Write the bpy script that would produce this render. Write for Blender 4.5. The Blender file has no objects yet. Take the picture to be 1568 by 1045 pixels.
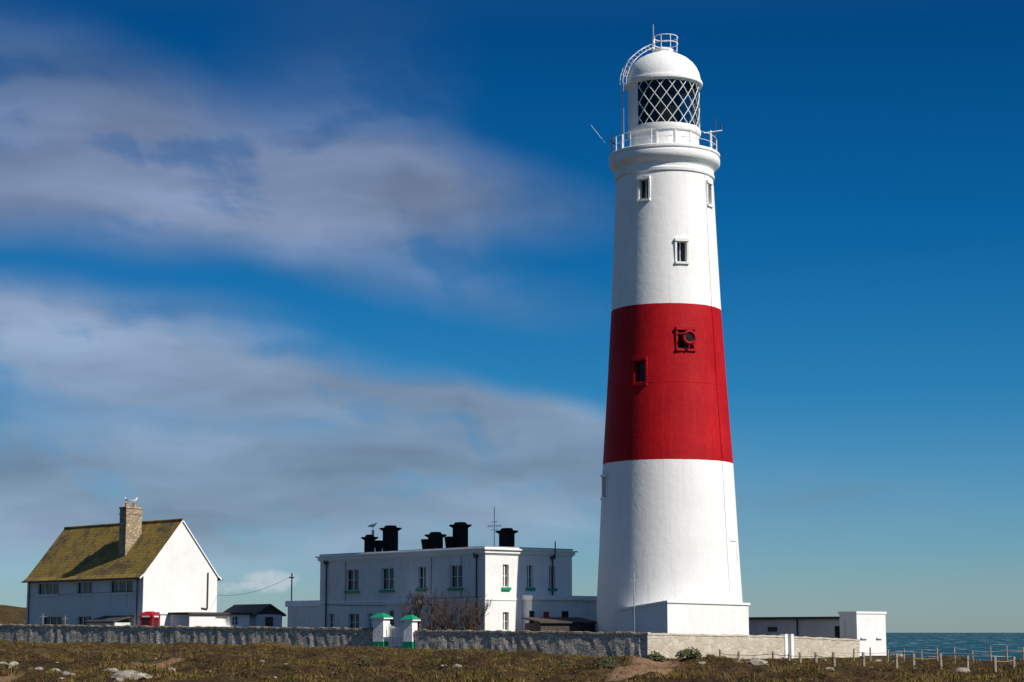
import bpy, bmesh, math, random
import numpy as np
from mathutils import Vector, Matrix, noise as mn
random.seed(7); rng=np.random.default_rng(7)
F=3000.0; CH=1.7; TH=math.atan(445.5/F); CT=math.cos(TH); ST=math.sin(TH)
def ray(px,py):
    v=522.5-py; u=px-784.0
    return (u, F*CT-v*ST, F*ST+v*CT)
def P(px,py,Y):
    r=ray(px,py); s=Y/r[1]
    return Vector((r[0]*s,Y,CH+r[2]*s))
scene=bpy.context.scene
scene.view_settings.view_transform='Standard'; scene.view_settings.look='None'; scene.view_settings.exposure=0
# ---------------------------------------------------------------- materials
def newmat(name):
    m=bpy.data.materials.new(name); m.use_nodes=True
    nt=m.node_tree; b=nt.nodes['Principled BSDF']
    return m,nt,b
def inp(n,name,v): n.inputs[name].default_value=v
def ramp(nt,src,stops,interp='LINEAR'):
    r=nt.nodes.new('ShaderNodeValToRGB'); r.color_ramp.interpolation=interp
    el=r.color_ramp.elements
    while len(el)<len(stops): el.new(0.5)
    for e,(p,c) in zip(el,stops):
        e.position=p; e.color=(c[0],c[1],c[2],1) if hasattr(c,'__len__') else (c,c,c,1)
    nt.links.new(src,r.inputs[0]); return r
def noisen(nt,scale,detail=5,rough=.55,vec=None,stretch=None):
    n=nt.nodes.new('ShaderNodeTexNoise'); inp(n,'Scale',scale); inp(n,'Detail',detail); inp(n,'Roughness',rough)
    if vec is None:
        tc=nt.nodes.new('ShaderNodeTexCoord'); vec=tc.outputs['Object']
    if stretch:
        mp=nt.nodes.new('ShaderNodeMapping'); mp.inputs['Scale'].default_value=stretch
        nt.links.new(vec,mp.inputs['Vector']); vec=mp.outputs[0]
    nt.links.new(vec,n.inputs['Vector']); return n
def mixc(nt,fac,a,b,bt='MIX'):
    m=nt.nodes.new('ShaderNodeMix'); m.data_type='RGBA'; m.blend_type=bt
    for i,x in ((0,fac),(6,a),(7,b)):
        if isinstance(x,(int,float)): m.inputs[i].default_value=x
        elif isinstance(x,tuple): m.inputs[i].default_value=(*x,1) if len(x)==3 else x
        else: nt.links.new(x,m.inputs[i])
    return m.outputs[2]
def mth(nt,op,a,b=None,c=None):
    m=nt.nodes.new('ShaderNodeMath'); m.operation=op
    for i,x in enumerate((a,b,c)):
        if x is None: continue
        if isinstance(x,(int,float)): m.inputs[i].default_value=x
        else: nt.links.new(x,m.inputs[i])
    return m.outputs[0]
def bump(nt,b,h,strength=.4,dist=.03):
    bp=nt.nodes.new('ShaderNodeBump'); inp(bp,'Strength',strength); inp(bp,'Distance',dist)
    nt.links.new(h,bp.inputs['Height']); nt.links.new(bp.outputs[0],b.inputs['Normal'])
def simple(name,col,rough=.6,var=.12,scale=3,bs=.2,metal=0,stretch=None,spec=.5):
    m,nt,b=newmat(name); n=noisen(nt,scale,4,.6,stretch=stretch)
    lo=tuple(c*(1-var) for c in col); hi=tuple(min(1,c*(1+var*.7)) for c in col)
    r=ramp(nt,n.outputs[0],[(.3,lo),(.7,hi)])
    nt.links.new(r.outputs[0],b.inputs['Base Color']); inp(b,'Roughness',rough); inp(b,'Metallic',metal); inp(b,'Specular IOR Level',spec)
    if bs: bump(nt,b,n.outputs[0],bs,.02)
    return m
def white_render(name,col=(.84,.82,.79),dirt=.5):
    m,nt,b=newmat(name)
    n1=noisen(nt,.5,4,.65); n2=noisen(nt,1.2,5,.7,stretch=(3.5,3.5,.25)); n3=noisen(nt,7,4,.6)
    c=mixc(nt,ramp(nt,n1.outputs[0],[(.45,0),(.8,1)]).outputs[0],col,tuple(x*.87 for x in col))
    f=mth(nt,'MULTIPLY',ramp(nt,n2.outputs[0],[(.50,0),(.76,1)]).outputs[0],dirt*.4)
    c=mixc(nt,f,c,(.42,.38,.31))
    nt.links.new(c,b.inputs['Base Color']); inp(b,'Roughness',.75); inp(b,'Specular IOR Level',.2); bump(nt,b,n3.outputs[0],.6,.04)
    return m
M={}
M['white']=white_render('white_render')
M['white2']=white_render('white_trim',(.86,.85,.82),.2)
M['bwhite']=white_render('darker_white',(.76,.74,.70),1.4)  # darker base tone and heavier streaks than the plain white
M['grey']=simple('grey_felt',(.25,.25,.25),.9)
M['greywall']=white_render('grey_render',(.55,.57,.58),.8)
M['black']=simple('black_paint',(.016,.016,.017),.8,spec=.1)
M['dark']=simple('dark_trim',(.05,.05,.05),.7)
M['green']=simple('green_paint',(.0,.27,.12),.5)
M['red']=simple('red_gloss',(.42,.012,.012),.35,bs=0)
M['redpaint']=simple('red_trim',(.36,.005,.010),.6,spec=.15)
M['metal']=simple('galvanised',(.45,.46,.47),.45,metal=.3,bs=0)
M['wood']=simple('weathered_wood',(.36,.29,.21),.85,.35,5,.5,stretch=(6,6,.8))
M['brown']=simple('brown_boards',(.07,.05,.042),.85,.3)
M['terracotta']=simple('terracotta',(.55,.2,.08),.8)
M['twig']=simple('twig_bark',(.075,.045,.032),.9,.35,8,0)
def glassdark():
    m,nt,b=newmat('window_glass'); n=noisen(nt,.6,2)
    r=ramp(nt,n.outputs[0],[(.35,(.008,.009,.011)),(.65,(.03,.033,.038))]); nt.links.new(r.outputs[0],b.inputs['Base Color'])
    inp(b,'Roughness',.15); inp(b,'Specular IOR Level',.3); return m
M['glass']=glassdark()
def lanternglass():
    m=bpy.data.materials.new('lantern_glass'); m.use_nodes=True; nt=m.node_tree; nt.nodes.clear()
    o=nt.nodes.new('ShaderNodeOutputMaterial'); t=nt.nodes.new('ShaderNodeBsdfTransparent'); t.inputs[0].default_value=(.50,.57,.58,1)
    g=nt.nodes.new('ShaderNodeBsdfGlossy'); g.inputs['Roughness'].default_value=.05
    mx=nt.nodes.new('ShaderNodeMixShader'); mx.inputs[0].default_value=.05
    nt.links.new(t.outputs[0],mx.inputs[1]); nt.links.new(g.outputs[0],mx.inputs[2]); nt.links.new(mx.outputs[0],o.inputs[0]); return m
M['lglass']=lanternglass()
M['lens']=simple('lens_brass',(.15,.10,.03),.4,.6,4,.2,metal=.1)
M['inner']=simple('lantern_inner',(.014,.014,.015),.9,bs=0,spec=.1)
def tilemat():
    m,nt,b=newmat('mossy_tiles'); n=noisen(nt,.6,5,.7); n2=noisen(nt,3.5,4,.7)
    c=ramp(nt,n.outputs[0],[(.32,(.10,.065,.035)),(.44,(.17,.12,.045)),(.56,(.36,.235,.03)),(.66,(.24,.17,.05)),(.78,(.13,.09,.05))]).outputs[0]
    uv=nt.nodes.new('ShaderNodeUVMap'); br=nt.nodes.new('ShaderNodeTexBrick'); nt.links.new(uv.outputs[0],br.inputs[0])
    for k,v in (('Scale',1.0),('Mortar Size',.03),('Brick Width',.3),('Row Height',.33),('Bias',0)): inp(br,k,v)
    br.inputs['Color1'].default_value=(1,1,1,1); br.inputs['Color2'].default_value=(.6,.58,.55,1); br.inputs['Mortar'].default_value=(.3,.3,.3,1)
    c=mixc(nt,.7,c,br.outputs[0],'MULTIPLY')
    c=mixc(nt,ramp(nt,n2.outputs[0],[(.5,0),(.7,.75)]).outputs[0],c,(.42,.27,.04))
    nt.links.new(c,b.inputs['Base Color']); inp(b,'Roughness',.9); bump(nt,b,br.outputs[0],.5,.03); return m
M['tile']=tilemat()
def stonemat(name,c0,c1,c2,scale=3.4,mortar=(.3,.27,.22),bs=.8,bd=.07):
    m,nt,b=newmat(name)
    tc=nt.nodes.new('ShaderNodeTexCoord'); mp=nt.nodes.new('ShaderNodeMapping'); mp.inputs['Scale'].default_value=(1,1,1.5)
    nt.links.new(tc.outputs['Object'],mp.inputs[0])
    nz=noisen(nt,2.5,3,.5,vec=mp.outputs[0]); wv=mixc(nt,.12,mp.outputs[0],nz.outputs['Color'])
    v=nt.nodes.new('ShaderNodeTexVoronoi'); inp(v,'Scale',scale); nt.links.new(wv,v.inputs['Vector'])
    ve=nt.nodes.new('ShaderNodeTexVoronoi'); ve.feature='DISTANCE_TO_EDGE'; inp(ve,'Scale',scale); nt.links.new(wv,ve.inputs['Vector'])
    sp=nt.nodes.new('ShaderNodeSeparateColor'); nt.links.new(v.outputs['Color'],sp.inputs[0])
    c=ramp(nt,sp.outputs[0],[(0,c0),(.5,c1),(1,c2)]).outputs[0]
    n2=noisen(nt,1.1,4,.7); c=mixc(nt,ramp(nt,n2.outputs[0],[(.4,0),(.75,.5)]).outputs[0],c,tuple(x*.7 for x in c1))
    e=ramp(nt,ve.outputs['Distance'],[(.0,0),(.09,1)]).outputs[0]
    c=mixc(nt,e,mortar,c)
    nt.links.new(c,b.inputs['Base Color']); inp(b,'Roughness',.95); inp(b,'Specular IOR Level',.15)
    n3=noisen(nt,14,3,.6); h=mth(nt,'ADD',e,mth(nt,'MULTIPLY',n3.outputs[0],.8)); h=mth(nt,'ADD',h,mth(nt,'MULTIPLY',sp.outputs[1],.5)); bump(nt,b,h,bs,bd); return m
M['stone']=stonemat('rubble_stone',(.34,.30,.24),(.56,.50,.42),(.74,.68,.58),5.5,(.38,.335,.27),.9,.05)
M['stonepale']=stonemat('pale_stone_render',(.47,.41,.31),(.54,.48,.38),(.61,.55,.45),2.0,(.48,.42,.33),.35)  # cream tone, larger cells and weaker bump than the rubble stone
M['coping']=stonemat('coping_stone',(.17,.15,.115),(.28,.25,.195),(.40,.36,.29),3.6,(.15,.135,.10))
M['chim']=stonemat('chimney_stone',(.30,.22,.14),(.44,.34,.22),(.55,.46,.33),4,(.24,.19,.13),.6)
M['rock']=simple('limestone_rock',(.33,.29,.235),.95,.5,2.5,.8,spec=.1)
# ---------------------------------------------------------------- mesh builder
class B:
    def __init__(s): s.v=[];s.f=[];s.m=[];s.mats=[];s.uv={}
    def mi(s,k):
        if k not in s.mats: s.mats.append(k)
        return s.mats.index(k)
    def poly(s,pts,k,uv=None):
        i=len(s.v); s.v+= [tuple(p) for p in pts]; s.f.append(tuple(range(i,i+len(pts)))); s.m.append(s.mi(k))
        if uv: s.uv[len(s.f)-1]=uv
    def hexa(s,c,k):
        i=len(s.v); s.v+=[tuple(p) for p in c]
        for q in ((3,2,1,0),(4,5,6,7),(0,1,5,4),(1,2,6,5),(2,3,7,6),(3,0,4,7)):
            s.f.append(tuple(i+a for a in q)); s.m.append(s.mi(k))
    def box(s,fr,t0,t1,n0,n1,z0,z1,k):
        s.hexa([fr(t0,n0,z0),fr(t1,n0,z0),fr(t1,n1,z0),fr(t0,n1,z0),fr(t0,n0,z1),fr(t1,n0,z1),fr(t1,n1,z1),fr(t0,n1,z1)],k)
    def frus(s,fr,tc,nc,a,b,z0,z1,a2,b2,k):
        s.hexa([fr(tc-a,nc-b,z0),fr(tc+a,nc-b,z0),fr(tc+a,nc+b,z0),fr(tc-a,nc+b,z0),fr(tc-a2,nc-b2,z1),fr(tc+a2,nc-b2,z1),fr(tc+a2,nc+b2,z1),fr(tc-a2,nc+b2,z1)],k)
    def tube(s,pts,r,k,n=6,closed=False):
        pts=[Vector(p) for p in pts]; rings=[]; L=len(pts)
        rr=r if hasattr(r,'__len__') else [r]*L
        for i,p in enumerate(pts):
            if closed: d=pts[(i+1)%L]-pts[i-1]
            else: d=pts[min(i+1,L-1)]-pts[max(i-1,0)]
            d.normalize(); a=d.cross(Vector((0,0,1)) if abs(d.z)<.9 else Vector((1,0,0))).normalized(); b=d.cross(a)
            base=len(s.v)
            for j in range(n):
                t=2*math.pi*j/n; s.v.append(tuple(p+(a*math.cos(t)+b*math.sin(t))*rr[i]))
            rings.append(base)
        mi=s.mi(k)
        for i in range(L if closed else L-1):
            A=rings[i];C=rings[(i+1)%L]
            for j in range(n):
                s.f.append((A+j,A+(j+1)%n,C+(j+1)%n,C+j)); s.m.append(mi)
        if not closed:
            s.f.append(tuple(rings[0]+j for j in reversed(range(n)))); s.m.append(mi)
            s.f.append(tuple(rings[-1]+j for j in range(n))); s.m.append(mi)
    def lathe(s,cx,cy,prof,k,n=128,a0=0,a1=360,cap=True):
        full=abs(a1-a0-360)<1e-6; cnt=n if full else n+1; mi=s.mi(k); rings=[]
        for (r,z) in prof:
            base=len(s.v); rings.append(base)
            for j in range(cnt):
                a=math.radians(a0+(a1-a0)*j/n); s.v.append((cx+r*math.sin(a),cy-r*math.cos(a),z))
        for i in range(len(prof)-1):
            A=rings[i];C=rings[i+1]
            for j in range(n):
                j2=(j+1)%cnt; s.f.append((A+j,A+j2,C+j2,C+j)); s.m.append(mi)
        if full and cap:
            s.f.append(tuple(rings[0]+j for j in reversed(range(n)))); s.m.append(mi)
            s.f.append(tuple(rings[-1]+j for j in range(n))); s.m.append(mi)
    def obj(s,name,parent=None,smooth=None):
        me=bpy.data.meshes.new(name); me.from_pydata(s.v,[],s.f)
        for k in s.mats: me.materials.append(M[k])
        me.polygons.foreach_set('material_index',s.m)
        if s.uv:
            ul=me.uv_layers.new(name='UVMap')
            for fi,u in s.uv.items():
                for li,c in zip(me.polygons[fi].loop_indices,u): ul.data[li].uv=c
        me.update(); o=bpy.data.objects.new(name,me); scene.collection.objects.link(o)
        if smooth is not None: smooth_angle(me,smooth)
        if parent: o.parent=parent
        return o
def smooth_angle(me,ang,recalc=False):
    bm=bmesh.new(); bm.from_mesh(me)
    if recalc: bmesh.ops.recalc_face_normals(bm,faces=bm.faces)
    for f in bm.faces: f.smooth=True
    for e in bm.edges:
        e.smooth = len(e.link_faces)==2 and e.calc_face_angle(0)<math.radians(ang)
    bm.to_mesh(me); bm.free()
def recalc(o):
    bm=bmesh.new(); bm.from_mesh(o.data); bmesh.ops.recalc_face_normals(bm,faces=bm.faces); bm.to_mesh(o.data); bm.free()
def empty(name):
    e=bpy.data.objects.new(name,None); scene.collection.objects.link(e); return e
class Fr:
    def __init__(s,O,ang,flip=1):
        s.O=Vector((O[0],O[1])); s.d=Vector((math.cos(ang),math.sin(ang))); s.n=Vector((s.d.y,-s.d.x))*flip
    def __call__(s,t,n,z):
        p=s.O+s.d*t+s.n*n; return (p.x,p.y,z)
    def W(s,px,py):
        r=ray(px,py)
        det=s.d.x*(-r[1])+r[0]*s.d.y
        t=(-s.O.x*(-r[1])-r[0]*s.O.y)/det
        p=s.O+s.d*t; k=p.y/r[1]
        return t, CH+r[2]*k
    def rect(s,x0,y0,x1,y1):
        xm=(x0+x1)/2; ym=(y0+y1)/2
        a=s.W(x0,ym)[0]; b=s.W(x1,ym)[0]; return min(a,b),max(a,b),s.W(xm,y1)[1],s.W(xm,y0)[1]
def wall(bw,bg,fr,L,z0,z1,ops,k,frame='white2',sill=None,cols=2,rows=2,depth=.2):
    ts=sorted({0,L,*[o[0] for o in ops],*[o[1] for o in ops]}); zs=sorted({z0,z1,*[o[2] for o in ops],*[o[3] for o in ops]})
    ts=[t for t in ts if 0<=t<=L]; zs=[z for z in zs if z0<=z<=z1]
    for i in range(len(ts)-1):
        for j in range(len(zs)-1):
            tm=(ts[i]+ts[i+1])/2; zm=(zs[j]+zs[j+1])/2
            if any(o[0]<tm<o[1] and o[2]<zm<o[3] for o in ops): continue
            bw.poly([fr(ts[i],0,zs[j]),fr(ts[i+1],0,zs[j]),fr(ts[i+1],0,zs[j+1]),fr(ts[i],0,zs[j+1])],k)
    for (a,b,c,d) in ops:
        D=-depth
        bw.poly([fr(a,0,c),fr(a,0,d),fr(a,D,d),fr(a,D,c)],k); bw.poly([fr(b,0,c),fr(b,0,d),fr(b,D,d),fr(b,D,c)],k)
        bw.poly([fr(a,0,d),fr(b,0,d),fr(b,D,d),fr(a,D,d)],k); bw.poly([fr(a,0,c),fr(b,0,c),fr(b,D,c),fr(a,D,c)],k)
        bg.poly([fr(a,D,c),fr(b,D,c),fr(b,D,d),fr(a,D,d)],'glass')
        w=.045; e=D+.003; g=D+.06
        bg.box(fr,a+.001,a+w,e,g,c+.001,d-.001,frame); bg.box(fr,b-w,b-.001,e,g,c+.001,d-.001,frame)
        bg.box(fr,a+w,b-w,e,g-.003,d-w,d-.001,frame); bg.box(fr,a+w,b-w,e,g-.003,c+.001,c+w,frame)
        for i in range(1,cols):
            t=a+(b-a)*i/cols; bg.box(fr,t-.045,t+.045,e,g-.006,c+w,d-w,frame)
        for i in range(1,rows):
            z=c+(d-c)*i/rows; bg.box(fr,a+w,b-w,e,g-.012,z-.015,z+.015,frame)
        if sill: bg.box(fr,a-.12,b+.12,.002,.14,c-(.2 if sill=='green' else .12),c-.003,sill)
# ---------------------------------------------------------------- ground
WDX,WDY=-.866,.5
PATH=[(1,58),(3,68),(4.5,76),(8,92),(13,104),(22,108),(40,109)]
PATH2=[(-20,60),(-17.5,72),(-16,85),(-17,100)]
def segd(x,y,pts):
    d=1e9
    for (a,b),(c,e) in zip(pts[:-1],pts[1:]):
        vx,vy=c-a,e-b; t=max(0,min(1,((x-a)*vx+(y-b)*vy)/(vx*vx+vy*vy)))
        d=min(d,math.hypot(x-a-vx*t,(y-b-vy*t)*.45))
    return d
def ss(x,a,b):
    t=max(0,min(1,(x-a)/(b-a))); return t*t*(3-2*t)
def pathw(x,y):
    w=0
    if 50<y<115 and -26<x<45:
        n=mn.noise(Vector((x*.5,y*.3,3)))*1.0
        w=max(1-ss(segd(x,y,PATH)+n,.6,1.5),.8*(1-ss(segd(x,y,PATH2)+n,.3,.9)))
    return w
def G(x,y):
    z=.88*(1-math.exp(-max(0,8-x)/13))*ss(y,80,126)
    near=1-ss(y,160,220)
    if near>0 and -120<x<120:
        a1=mn.noise(Vector((x*.30,y*.17,5))); a2=mn.noise(Vector((x*.75,y*.45,9)))
        n=.28*mn.noise(Vector((x*.13,y*.09,0)))+.50*a1+.42*(.3-abs(a2)*1.3)+.17*mn.noise(Vector((x*1.9,y*1.3,2)))
        dw=-((x-8.24)*(-WDY*-1)+(y-120)*(-WDX)) if x<8.24 else 118-y+(x-8.24)*.8
        fade=ss(y,30,60)*(.15+.85*ss(dw,1,14))*(1-.55*ss(x,12,18))
        z+=n*fade*near
        z+= .25*math.exp(-((x+2)/14)**2-((y-82)/5)**2)-.15*math.exp(-((x+22)/9)**2-((y-84)/6)**2)
        z-=.12*pathw(x,y)
    m=ss(x,27.5,34)*ss(y,114,124)
    z=z*(1-m)-13*m
    m2=ss(y,190,330)*ss(x,-105,-60); z=z*(1-m2)-13*m2
    hill=6.6*ss(-x,98,112)*ss(y,320,380)*(1+.12*mn.noise(Vector((x*.03,y*.03,1))))
    z+=hill
    m3=ss(y,600,800); z=z*(1-m3)-15*m3
    m4=ss(x,60,90); z=z*(1-m4)-13*m4
    return z
def gr(a,b,st): return list(np.arange(a,b,st))
xs=gr(-900,-200,25)+gr(-200,-60,4)+gr(-60,-48,1.5)+gr(-48,37,.25)+gr(37,60,1.5)+gr(60,140,8)
ys=gr(-60,40,5)+gr(40,56,1)+gr(56,126,.25)+gr(126,180,1)+gr(180,340,8)+gr(340,900,14)
V=[];PW=[]
for y in ys:
    for x in xs:
        V.append((x,y,G(x,y))); PW.append(pathw(x,y))
nx=len(xs); FC=[(j*nx+i,j*nx+i+1,(j+1)*nx+i+1,(j+1)*nx+i) for j in range(len(ys)-1) for i in range(nx-1)]
me=bpy.data.meshes.new('ground'); me.from_pydata(V,[],FC); me.update()
at=me.attributes.new('path','FLOAT','POINT'); at.data.foreach_set('value',PW)
me.polygons.foreach_set('use_smooth',[True]*len(FC))
ground=bpy.data.objects.new('ground',me); scene.collection.objects.link(ground)
m,nt,b=newmat('rough_grassland')
n1=noisen(nt,.22,4,.6,stretch=(1,.5,1)); n2=noisen(nt,1.1,4,.7,stretch=(1,.5,1)); n3=noisen(nt,4,4,.7)
c=ramp(nt,n1.outputs[0],[(.32,(.05,.038,.014)),(.5,(.09,.066,.022)),(.66,(.15,.10,.038))]).outputs[0]
c=mixc(nt,ramp(nt,n2.outputs[0],[(.42,0),(.58,.9)]).outputs[0],c,(.075,.040,.021))
c=mixc(nt,ramp(nt,n3.outputs[0],[(.38,.85),(.56,0)]).outputs[0],c,(.016,.011,.006))
pa=nt.nodes.new('ShaderNodeAttribute'); pa.attribute_name='path'
c=mixc(nt,ramp(nt,pa.outputs['Fac'],[(.35,0),(.85,.9)]).outputs[0],c,ramp(nt,n2.outputs[0],[(.3,(.19,.105,.055)),(.7,(.33,.21,.125))]).outputs[0])
nt.links.new(c,b.inputs['Base Color']); inp(b,'Roughness',1); inp(b,'Specular IOR Level',.1); bump(nt,b,n3.outputs[0],1,.22)
me.materials.append(m)
m,nt,b=newmat('dry_grass'); n1=noisen(nt,.28,4,.7,stretch=(1,.5,1)); n2=noisen(nt,2.5,3,.6)
c=ramp(nt,n1.outputs[0],[(.3,(.055,.050,.013)),(.43,(.12,.092,.024)),(.53,(.19,.13,.036)),(.61,(.095,.05,.022)),(.72,(.04,.024,.013))]).outputs[0]
c=mixc(nt,ramp(nt,n2.outputs[0],[(.5,0),(.72,.6)]).outputs[0],c,(.27,.18,.06))
nt.links.new(c,b.inputs['Base Color']); inp(b,'Roughness',.9); inp(b,'Specular IOR Level',.15); M['grass']=m
gv=[];gf=[]
def tuft(x,y,h,nb,sp):
    z=G(x,y)-.02
    for k in range(nb):
        a=random.random()*6.283; r=random.random()*sp; bx=x+r*math.cos(a); by=y+r*math.sin(a)
        hh=h*random.uniform(.5,1.1); w=random.uniform(.012,.03); aa=random.random()*3.14; lx=random.uniform(-.5,.5)*hh; ly=random.uniform(-.5,.5)*hh
        i=len(gv); gv.extend([(bx-w*math.cos(aa),by-w*math.sin(aa),z),(bx+w*math.cos(aa),by+w*math.sin(aa),z),(bx+lx,by+ly,z+hh)]); gf.append((i,i+1,i+2))
cnt=0
while cnt<20000:
    y=58+68*random.random()**1.1; x=random.uniform(-.275,.275)*y
    c=mn.noise(Vector((x*.4,y*.2,7)))
    if c<-.05+random.uniform(-.18,.18) or pathw(x,y)>.35: cnt+=.2; continue
    if (x-8.24)*WDY-(y-120)*WDX>-0.4 and x<8.2: cnt+=.2; continue
    tuft(x,y,.06+.22*max(0,c+.15)+ (.25 if random.random()<.03 else 0),7,.18); cnt+=1
for i in range(5000):
    t=random.uniform(2,62); off=random.uniform(.5,16)
    x=8.24+WDX*t-WDY*off; y=120+WDY*t+WDX*off
    tuft(x,y,.12,6,.2)
me=bpy.data.meshes.new('grass'); me.from_pydata(gv,[],gf); me.materials.append(M['grass']); me.update()
o=bpy.data.objects.new('grass',me); scene.collection.objects.link(o)
# low dark bramble and heather clumps : one mesh
m,nt,b=newmat('bramble_leaves'); n1=noisen(nt,1.2,3,.6); c=ramp(nt,n1.outputs[0],[(.35,(.022,.017,.009)),(.5,(.05,.03,.015)),(.65,(.055,.052,.018))]).outputs[0]; nt.links.new(c,b.inputs['Base Color']); inp(b,'Roughness',.9); inp(b,'Specular IOR Level',.1); M['bramble']=m
bb_=B(); k_=0
while k_<150:
    y=58+56*random.random()**1.2; x=random.uniform(-.27,.27)*y
    if mn.noise(Vector((x*.12,y*.08,21)))<-.02 or pathw(x,y)>.15 or (x>13 and y>98): k_+=.1; continue
    if (x-8.24)*WDY-(y-120)*WDX>-2 and x<8.2: continue
    k_+=1; s_=random.uniform(.35,1.1); h_=random.uniform(.14,.34)
    for i in range(int(150*s_)):
        a=random.random()*6.28; r=random.random()**.6; q_=random.random()
        c=Vector((x+math.cos(a)*r*s_*1.3,y+math.sin(a)*r*s_,0)); c.z=G(c.x,c.y)+q_*h_*(1-r*r*.85)*(1+.5*mn.noise(Vector((c.x*3,c.y*3,1))))
        u=Vector((random.gauss(0,1),random.gauss(0,1),random.gauss(0,.8))).normalized(); w=u.orthogonal().normalized(); e=random.uniform(.03,.075)
        bb_.poly([c-u*e,c+w*e*.6,c+u*e,c-w*e*.6],'bramble')
bb_.obj('bramble_patches')
# sea
m,nt,b=newmat('sea_water'); n1=noisen(nt,.012,4,.6,stretch=(1,.25,1)); n2=noisen(nt,.12,5,.7,stretch=(.6,.16,1))
c=ramp(nt,n1.outputs[0],[(.35,(.008,.055,.080)),(.65,(.02,.095,.115))]).outputs[0]
c=mixc(nt,ramp(nt,n2.outputs[0],[(.32,.85),(.5,0)]).outputs[0],c,(.004,.028,.042))
c=mixc(nt,ramp(nt,n2.outputs[0],[(.58,0),(.64,.9)]).outputs[0],c,(.55,.6,.6))
nt.links.new(c,b.inputs['Base Color']); inp(b,'Roughness',.5); inp(b,'Specular IOR Level',.12); bump(nt,b,n2.outputs[0],1,1.0); M['sea']=m
s=B(); 
s.poly([(-20000,-3000,-8),(20000,-3000,-8),(20000,26000,-8),(-20000,26000,-8)],'sea'); s.obj('sea')
# ---------------------------------------------------------------- lighthouse
LY=135.0; LX=P(1022.5,700,LY).x
LH=empty('lighthouse')
def RZ(half,py):
    r=ray(784,py); s=LY/r[1]; return half*s, CH+r[2]*s
prof=[(112.5,1010)]+[(112.5,975),(111.5,925),(107,850),(99.5,712),(91.5,598),(84,478),(79,380),(74.8,290),(73.5,275)]
prof=[RZ(*p) for p in prof]
def rad(z):
    for (r0,z0),(r1,z1) in zip(prof[:-1],prof[1:]):
        if z0<=z<=z1: return r0+(r1-r0)*(z-z0)/(z1-z0)
    return prof[-1][0]
zr0=RZ(1,712)[1]; zr1=RZ(1,478)[1]
m,nt,b=newmat('lighthouse_paint')
tc=nt.nodes.new('ShaderNodeTexCoord'); sx=nt.nodes.new('ShaderNodeSeparateXYZ'); nt.links.new(tc.outputs['Object'],sx.inputs[0])
wob=noisen(nt,2.5,3); z=mth(nt,'ADD',sx.outputs[2],mth(nt,'MULTIPLY',mth(nt,'SUBTRACT',wob.outputs[0],.5),.05))
band=mth(nt,'MULTIPLY',mth(nt,'GREATER_THAN',z,zr0),mth(nt,'LESS_THAN',z,zr1))
n1=noisen(nt,.35,5,.65); n2=noisen(nt,1.5,5,.7,stretch=(3,3,.10)); n3=noisen(nt,2.5,5,.6)
wc=mixc(nt,ramp(nt,n1.outputs[0],[(.4,0),(.8,1)]).outputs[0],(.86,.845,.82),(.77,.755,.72))
wc=mixc(nt,ramp(nt,n2.outputs[0],[(.52,0),(.78,.35)]).outputs[0],wc,(.52,.47,.39))
rc=mixc(nt,ramp(nt,n1.outputs[0],[(.3,0),(.7,1)]).outputs[0],(.34,.001,.005),(.47,.005,.010))
rc=mixc(nt,ramp(nt,n2.outputs[0],[(.5,0),(.78,.4)]).outputs[0],rc,(.55,.04,.04))
rc=mixc(nt,ramp(nt,n3.outputs[0],[(.25,.45),(.48,0)]).outputs[0],rc,(.22,.002,.005))
c=mixc(nt,band,wc,rc); nt.links.new(c,b.inputs['Base Color']); inp(b,'Roughness',.65); inp(b,'Specular IOR Level',.15)
bump(nt,b,n3.outputs[0],.4,.05)
M['tower']=m
wins=[(986,275,305,13,'w'),(1044,370,401,15,'w'),(1086,282,314,6,'w'),(980,553,587,15,'r'),(1050,506,534,24,'r'),(926,731,762,5,'w'),(1124,829,864,8,'blank')]
bt=B(); bt.lathe(LX,LY,prof,'tower',160)
tower=bt.obj('tower_shaft'); recalc(tower)
det=B()
def axpx(py):
    r=ray(784,py); return 784+LX*r[1]/LY
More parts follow.
